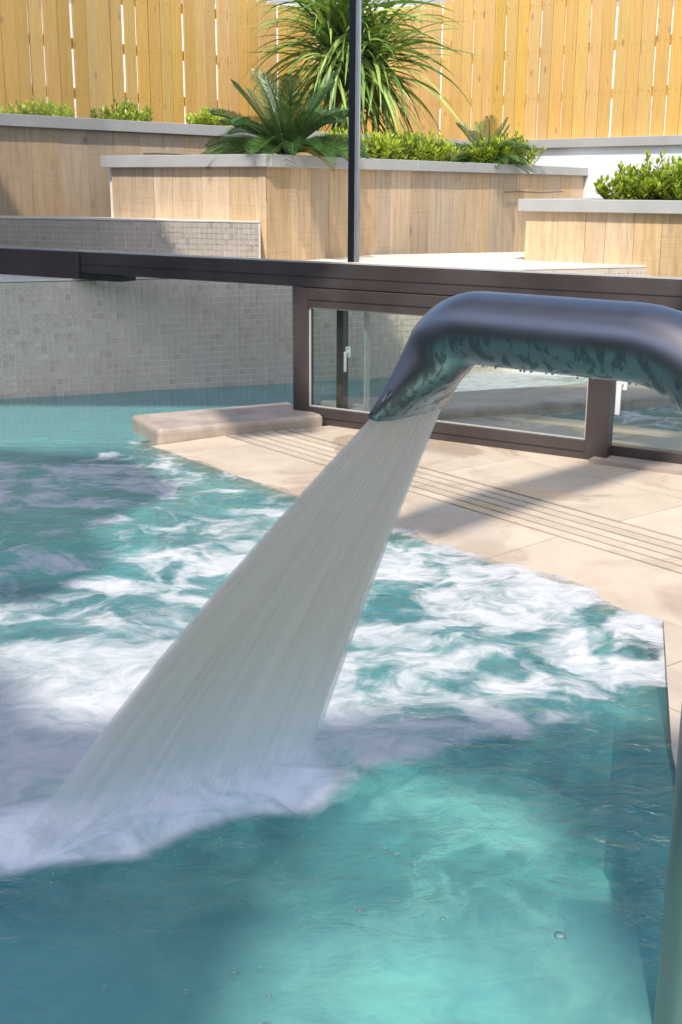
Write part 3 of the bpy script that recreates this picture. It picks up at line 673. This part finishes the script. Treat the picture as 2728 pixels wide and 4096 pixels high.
def cycad(loc, L_, n, seed, label, old=2):
    r = random.Random(seed); root = tag(empty('cycad', loc), label, 'palm')
    m = MB(); m.tube([(0, 0, -.08), (0, 0, .02), (0, 0, .10), (0, 0, .13)], [.06, .075, .06, .02], 9); m.build('trunk', STEM, root)
    up_ = [frond_mesh(L_, (1.05, .18 + .06 * i), seed + i, L_CYC, s) for i, s in ((0, .3), (1, -.4), (2, 0))]
    mid = [frond_mesh(L_, (.72, .32 + .06 * i), seed + 9 + i, L_CYC, s) for i, s in ((0, .3), (1, -.3), (2, 0))]
    low = [frond_mesh(L_ * 1.02, (.38, .36 + .08 * i), seed + 19 + i, L_CYC, s) for i, s in ((0, .2), (1, -.3))]
    od = frond_mesh(L_ * .95, (.32, .42), seed + 30, L_CYO)
    for k in range(n):
        f = k / n; me = r.choice(up_ if f < .2 else mid if f < .5 else low)
        if k >= n - old: me = od
        o = link('frond', me, root); o.location = (0, 0, .07); o.rotation_euler = (r.uniform(-.12, .12), r.uniform(-.10, .10), k * 2.39996 + r.uniform(-.25, .25)); s_ = r.uniform(.82, 1.08); o.scale = (s_,) * 3
    if old >= 3:
        o = link('frond', od, root); o.location = (0, 0, .05); o.rotation_euler = (0, .05, math.pi + .25); tag(o, 'yellowing old frond drooping to the left')
    return root
cycad((-.38, 8.32, 1.25), .73, 54, 5, 'large dark green cycad spreading over the corner planter coping', 3)
cycad((1.27, 10.95, 1.24), .56, 38, 8, 'small cycad rising out of the boxwood hedge on the right', 1)
cycad((2.86, 9.3, 1.22), .42, 16, 12, 'little cycad mostly outside the right edge of the photo', 1)

def strap(L_, a0, droop, wd, seed, tw):
    r = random.Random(seed); n = 12; vs, fs = [], []; p = Vector((0, 0, 0)); a = a0; st = L_ / n
    for k in range(n + 1):
        t = k / n; w = wd * (.55 + .9 * t if t < .35 else (1 - (t - .35) / .65) ** .8 * .87) + .0008
        tt = tw * t; s = Vector((0, math.cos(tt), math.sin(tt))) * w
        vs += [p - s + Vector((0, 0, w * .3)), p + Vector((0, 0, 0)), p + s + Vector((0, 0, w * .3))]
        a = a0 - (a0 + droop) * (t ** 1.15); p = p + Vector((math.cos(a), .05 * math.sin(3 * t + seed), math.sin(a))) * st
        if k:
            b = 3 * (k - 1); fs += [(b, b + 1, b + 4, b + 3), (b + 1, b + 2, b + 5, b + 4)]
    me = bpy.data.meshes.new('leaf'); me.from_pydata([tuple(v) for v in vs], [], fs); me.update(); me.materials.append(L_SPK)
    me.polygons.foreach_set('use_smooth', [True] * len(me.polygons)); return me
sp = tag(empty('strap_leaved_plant', (-.06, 12.6, 1.46)), 'big plant with long arching strap leaves in front of the fence corner', 'plant')
m = MB(); m.tube([(0, 0, -.1), (.03, 0, .5), (.0, 0, 1.05), (-.03, 0, 1.25)], [.07, .06, .05, .04], 9); m.tube([(.02, 0, .6), (.20, .1, .9), (.34, .1, 1.05)], [.045, .04, .03], 8); m.build('trunk', STEM, sp)
leaves = [[], [], []]
for i in range(16): leaves[0].append(strap(random.uniform(.7, 1.0), random.uniform(.8, 1.4), random.uniform(-.3, .6), .025, i, random.uniform(-.6, .6)))
for i in range(18): leaves[1].append(strap(random.uniform(.95, 1.35), random.uniform(.2, 1.0), random.uniform(.2, 1.0), .027, i + 40, random.uniform(-1.2, 1.2)))
for i in range(16): leaves[2].append(strap(random.uniform(1.0, 1.4), random.uniform(-1.0, .1), random.uniform(1.1, 1.5), .028, i + 80, random.uniform(-1.2, 1.2)))
heads = [(-.06, -.02, 1.22), (.36, .06, 1.05), (.10, .0, .95), (.14, -.08, 1.35)]
def place_leaf(k, n_):
    f = k / n_; c = 0 if f < .25 else 1 if f < .66 else 2; h = heads[k % 4]
    return random.choice(leaves[c]), (h[0] + random.uniform(-.04, .04), h[1] + random.uniform(-.04, .04), h[2] - .10 * c + random.uniform(-.22, .08)), (random.uniform(-.2, .2), random.uniform(-.15, .15), k * 2.39996 + random.uniform(-.2, .2)), random.uniform(.75, 1.05)
for k in range(298):
    me_, lo, ro, s_ = place_leaf(k, 298); o = link('leaf', me_, sp); o.location = lo; o.rotation_euler = ro; o.scale = (s_,) * 3
mass = MB(); rn_ = []
from mathutils import Euler
for k in range(420):
    me_, lo, ro, s_ = place_leaf(k, 420); mt = Matrix.LocRotScale(Vector(lo) + Vector((0, .05, -.05)), Euler(ro), Vector((s_ * .9,) * 3))
    mass.add([mt @ v.co for v in me_.vertices], [tuple(p.vertices) for p in me_.polygons]); rn_ += [random.random() * .8] * len(me_.polygons)
tag(leafmesh('inner_leaves', mass.v, mass.f, rn_, L_SPK, sp), kind='stuff')

# ------------------------------------------------------------------ spout
spd = Vector((-.766, .643, 0)); wdir = Vector((.643, .766, 0))
def sellipse(a, b, n, e):
    out = []
    for k in range(n):
        t = 2 * math.pi * k / n; c, s = math.cos(t), math.sin(t)
        out.append((a * abs(c) ** e * (1 if c >= 0 else -1), b * abs(s) ** e * (1 if s >= 0 else -1)))
    return out
P1 = Vector((.188, 1.629, .934)); zc = .934
PP = P1 - spd * .388                     # pole centre
def arc(c, r, a0, a1, n):               # in the (spd, z) plane
    return [c + spd * (r * math.cos(a0 + (a1 - a0) * i / n)) + Vector((0, 0, r * math.sin(a0 + (a1 - a0) * i / n))) for i in range(n + 1)]
path = []
path.append(Vector((PP.x, PP.y, -.5))); path += [Vector((PP.x, PP.y, z)) for z in (-.1, .2, .5, .7)]
r1 = .155; c1 = Vector((PP.x, PP.y, zc - r1)) + spd * r1
path += arc(c1, r1, math.pi, math.pi / 2, 12)
# second bend, towards the outlet
bend = 55; r2 = .08; s2 = P1 - spd * .005 ; c2 = s2 - Vector((0, 0, r2))
path += [P1 - spd * .17, P1 - spd * .1, P1 - spd * .04]
path += arc(c2, r2, math.pi / 2, math.pi / 2 - R(bend), 10)
end = path[-1]; ddir = spd * math.cos(R(bend)) + Vector((0, 0, -math.sin(R(bend))))
NEND = 12; LT = .118
path_t = [end + ddir * LT * (i + 1) / NEND for i in range(NEND)]
n = 40; rings = []
full = path + path_t
# cumulative length for uv-like shading only
for i, p in enumerate(full):
    t = (full[min(i + 1, len(full) - 1)] - full[max(i - 1, 0)]).normalized(); nrm = wdir.cross(t).normalized()
    if i < len(path): a = b = .05; e = 1
    else:
        f = (i - len(path) + 1) / NEND; f = f * f * (3 - 2 * f) * .25 + f * .75; a = .05 + .044 * f; b = .05 - .036 * f; e = 1 - .28 * f
    ring = []
    for (x_, y_) in sellipse(a, b, n, e):
        q = p + wdir * (x_ + (.016 * f if i >= len(path) else 0)) + nrm * y_
        ring.append(q)
    rings.append(ring)
OUT = full[-1] + wdir * .016; onr = wdir.cross(ddir).normalized()
vs = [v for r_ in rings for v in r_]; fs = []
for i in range(len(rings) - 1):
    for k in range(n): fs.append((i * n + k, i * n + (k + 1) % n, (i + 1) * n + (k + 1) % n, (i + 1) * n + k))
# rolled lip and inner face of the outlet
lip = [OUT + ddir * .001 + wdir * x_ + onr * y_ for x_, y_ in sellipse(.091, .012, n, .72)]; inn = [OUT - ddir * .05 + wdir * x_ + onr * y_ for x_, y_ in sellipse(.085, .009, n, .72)]
b0 = len(vs); vs += lip + inn
for k in range(n):
    k2 = (k + 1) % n; l0 = (len(rings) - 1) * n
    fs += [(l0 + k, l0 + k2, b0 + k2, b0 + k), (b0 + k, b0 + k2, b0 + n + k2, b0 + n + k)]
spout = tag(empty('water_spout', (PP.x, PP.y, 0)), 'large bent steel pool cannon pipe with a flattened outlet pouring water', 'water spout')
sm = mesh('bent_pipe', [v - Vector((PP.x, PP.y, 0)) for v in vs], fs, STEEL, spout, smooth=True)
drops = MB()
for k in range(16):
    s_ = random.uniform(-.02, .36); p = P1 - spd * s_ + Vector((0, 0, -.0505)) + wdir * random.uniform(-.012, .006); r_ = random.uniform(.0012, .0022)
    drops.tube([p + Vector((0, 0, z * r_)) for z in (-1, -.6, 0, .8)], [r_ * .3, r_ * .9, r_, r_ * .6], 6)
o = drops.build('water_drops', m_plain('water_drop_skin', (.6, .66, .66), .05, spec=1.0), spout, smooth=True); o.data.transform(Matrix.Translation((-PP.x, -PP.y, 0))); tag(o, kind='stuff')
fl = MB().tube([(0, 0, -.48), (0, 0, -.46)], .11, 24).build('floor_flange', STEEL, spout)

# ------------------------------------------------------------------ falling water
def jet(name, off, ns, nv, thick, seed, parent):
    L0 = OUT - wdir * .083 - ddir * .02; R0 = OUT + wdir * .083 - ddir * .02
    LE = Vector((JL[0] - .02, JL[1] - .02, -.02)); RE = Vector((JR[0] + .01, JR[1] + .0, -.02))
    top, bot = [], []; uv = []
    for j in range(nv + 1):
        v = j / nv
        for i in range(ns + 1):
            u_ = i / ns; p0 = L0.lerp(R0, u_); p1 = LE.lerp(RE, u_)
            h = p0.lerp(p1, v); drop = p0.z - p1.z; z = p0.z - drop * (.87 * v + .13 * v * v)
            rid = (vnoise(np.array([u_ * 12 + seed]), np.array([v * .8 + 3]), seed)[0] - .5) * .022 * (.3 + v) + (vnoise(np.array([u_ * 40 + seed]), np.array([v * 1.6]), seed + 1)[0] - .5) * .007 * (.3 + v)
            ed = math.sqrt(max(0, 1 - (2 * u_ - 1) ** 2)); th = thick * (.35 + 1.6 * v) * ed
            nrm = (RE - LE).cross(p1 - p0).normalized()
            if nrm.y > 0: nrm = -nrm
            q = Vector((h.x, h.y, z)) + nrm * (off * ed + rid)
            top.append(q + nrm * th); bot.append(q - nrm * th); uv.append((u_, v, 0))
    vs = top + bot; N = len(top); fs = []
    for j in range(nv):
        for i in range(ns):
            a = j * (ns + 1) + i; b = a + 1; c = a + ns + 2; d = a + ns + 1
            fs += [(a, d, c, b), (N + a, N + b, N + c, N + d)]
        a = j * (ns + 1); fs.append((a, N + a, N + a + ns + 1, a + ns + 1)); a += ns; fs.append((a, a + ns + 1, N + a + ns + 1, N + a))
    o = mesh(name, vs, fs, JET, parent, smooth=True)
    at = o.data.attributes.new('uvw', 'FLOAT_VECTOR', 'POINT'); at.data.foreach_set('vector', np.array(uv + uv, np.float32).ravel()); return o
jr = tag(empty('falling_water', (JL[0], JL[1], 0)), 'broad white sheet of water falling from the spout into the pool', 'water jet')
jm = jet('water_sheet', 0, 90, 60, .012, 3, None); jm.data.transform(Matrix.Translation((-JL[0], -JL[1], 0))); jm.parent = jr

spray = MB(); rs = random.Random(4)
for k in range(420):
    u_ = rs.random() * 1.25 - .02; p = Vector((JL[0] + (JR[0] - JL[0]) * u_, JL[1] + (JR[1] - JL[1]) * u_, 0))
    q = rs.gauss(0, .07) - .01; h = abs(rs.gauss(0, .035)) + .004; r_ = rs.uniform(.0005, .0014)
    p += Vector((-.5, .86, 0)) * q + Vector((rs.gauss(0, .03), 0, h))
    spray.add([p + Vector(v) * r_ for v in ((1, 0, 0), (-1, 0, 0), (0, 1, 0), (0, -1, 0), (0, 0, 1), (0, 0, -1))], [(0, 2, 4), (2, 1, 4), (1, 3, 4), (3, 0, 4), (2, 0, 5), (1, 2, 5), (3, 1, 5), (0, 3, 5)])
so = spray.build('spray_drops', m_plain('spray_water', (.8, .82, .84), .2), None); so.data.transform(Matrix.Translation((-JL[0], -JL[1], 0))); so.parent = jr; tag(so, kind='stuff')
# bubbles floating on the clear water
bubm = m_glass('bubble_film', (.9, .96, .95), 1.5, .08)
bub = MB(); r0 = 1.
for j in range(6):
    a0, a1 = j * math.pi / 12, (j + 1) * math.pi / 12
ns_ = 14; vs = [(0, 0, 1)]; fs = []
for j in range(1, 6):
    a = j * math.pi / 10; vs += [(math.sin(a) * math.cos(6.2832 * k / ns_), math.sin(a) * math.sin(6.2832 * k / ns_), math.cos(a)) for k in range(ns_)]
for k in range(ns_): fs.append((0, 1 + k, 1 + (k + 1) % ns_))
for j in range(4):
    for k in range(ns_): fs.append((1 + j * ns_ + k, 1 + (j + 1) * ns_ + k, 1 + (j + 1) * ns_ + (k + 1) % ns_, 1 + j * ns_ + (k + 1) % ns_))
bme = mesh('bubble', vs, fs, bubm, link_it=False, smooth=True)
for bi, (x, y, r_) in enumerate([(.345, 1.600, .013), (.033, 1.662, .008), (.166, 1.642, .006), (.10, 1.83, .007), (.13, 1.80, .009), (.08, 1.85, .006), (.16, 1.835, .006), (.25, 1.80, .007), (-.155, 1.508, .009), (-.115, 1.515, .006), (-.10, 1.455, .006), (-.22, 1.46, .008), (-.165, 1.49, .005), (-.10, 1.395, .008), (-.34, 1.47, .007), (.31, 1.745, .006)]):
    o = link('bubble', bme); o.location = (x, y, -.003); r_ *= .75; o.scale = (r_, r_, r_ * .7); tag(o, 'largest clear air bubble, right of all the others near the pole' if bi == 0 else 'tiny clear round air bubble floating on the calm turquoise water', 'bubble', 'air bubbles on the clear water near the front')

# ------------------------------------------------------------------ hall walls, plus unseen overhead panels added and shaped to cast the shade
rf = tag(empty('shade_panels'), kind='structure')
def shade(poly, h, name='shade_panel'):   # panel at height h whose shadow lands on poly at z=0
    k = h / S.z; vs, fs = prism([(x + S.x * k, y + S.y * k) for x, y in poly], h, h + .06); mesh(name, vs, fs, GREYM, rf)
def ge(x, y, z): return (x - S.x / S.z * z, y - S.y / S.z * z)      # where the shadow ray through a point lands at z = 0
shade([(-4.5, 6.15), (.35, 6.15), (.62, 6.9), ge(.398, 7.238, .09), ge(.244, 7.176, .399), ge(-.1, 7.1, .64), ge(-.5, 7.3, .66), ge(-1.06, 7.89, .60), ge(-1.095, 7.907, .676), ge(-1.207, 7.948, .9), ge(-1.3, 8.1, 1.0), ge(-2.42, 9.0, .93), ge(-2.50, 8.92, 1.14), (-4.5, 10.1)], 5.5)
shade([(.36, 6.0), (3.6, 4.6), (3.6, 6.3), (1.9, 6.45), (.66, 6.5)], 5.51)
shade([(-4, 2.9), (-.85, 3.1), (-.70, 3.45), (-.85, 3.8), (-.62, 4.4), (-.95, 4.9), (-4, 5.6)], 5.52)
shade([(-4, .3), (-.20, .3), (-.17, 1.2), (-.12, 1.6), (-.05, 1.9), (.05, 2.1), (.06, 2.34), (-.2, 2.34), (-.45, 2.32), (-.62, 2.3), (-.85, 2.65), (-4, 2.8)], 8.5)
shade([(-.48, 5.28), (-.1, 5.42), (-.2, 5.9), (-.62, 5.7)], 5.54)
shade([(.12, 3.9), (.33, 3.74), (1.50, 4.93), (2.4, 5.6), (1.9, 5.8), (1.13, 4.90)], 5.55)
shade([(.52, 1.0), (.42, 1.5), (.41, 1.8), (.38, 2.0), (.20, 2.10), (.0, 2.13), (-.02, 2.3), (.15, 2.38), (.45, 2.36), (.8, 2.25), (1.4, 1.6), (1.2, 1.0)], 8.51)
# dark wall of the hall behind the viewer
tag(box('hall_wall', -6, 6, -3.3, -3.1, -1.6, 3.4, HALLW), kind='structure')
tag(box('hall_side_wall', -6.2, -6.0, -3.3, 12.5, -1.6, 3.4, HALLW), kind='structure')
tag(box('hall_side_wall', 6.0, 6.2, -3.3, 3.5, -1.6, 3.4, HALLW), kind='structure')
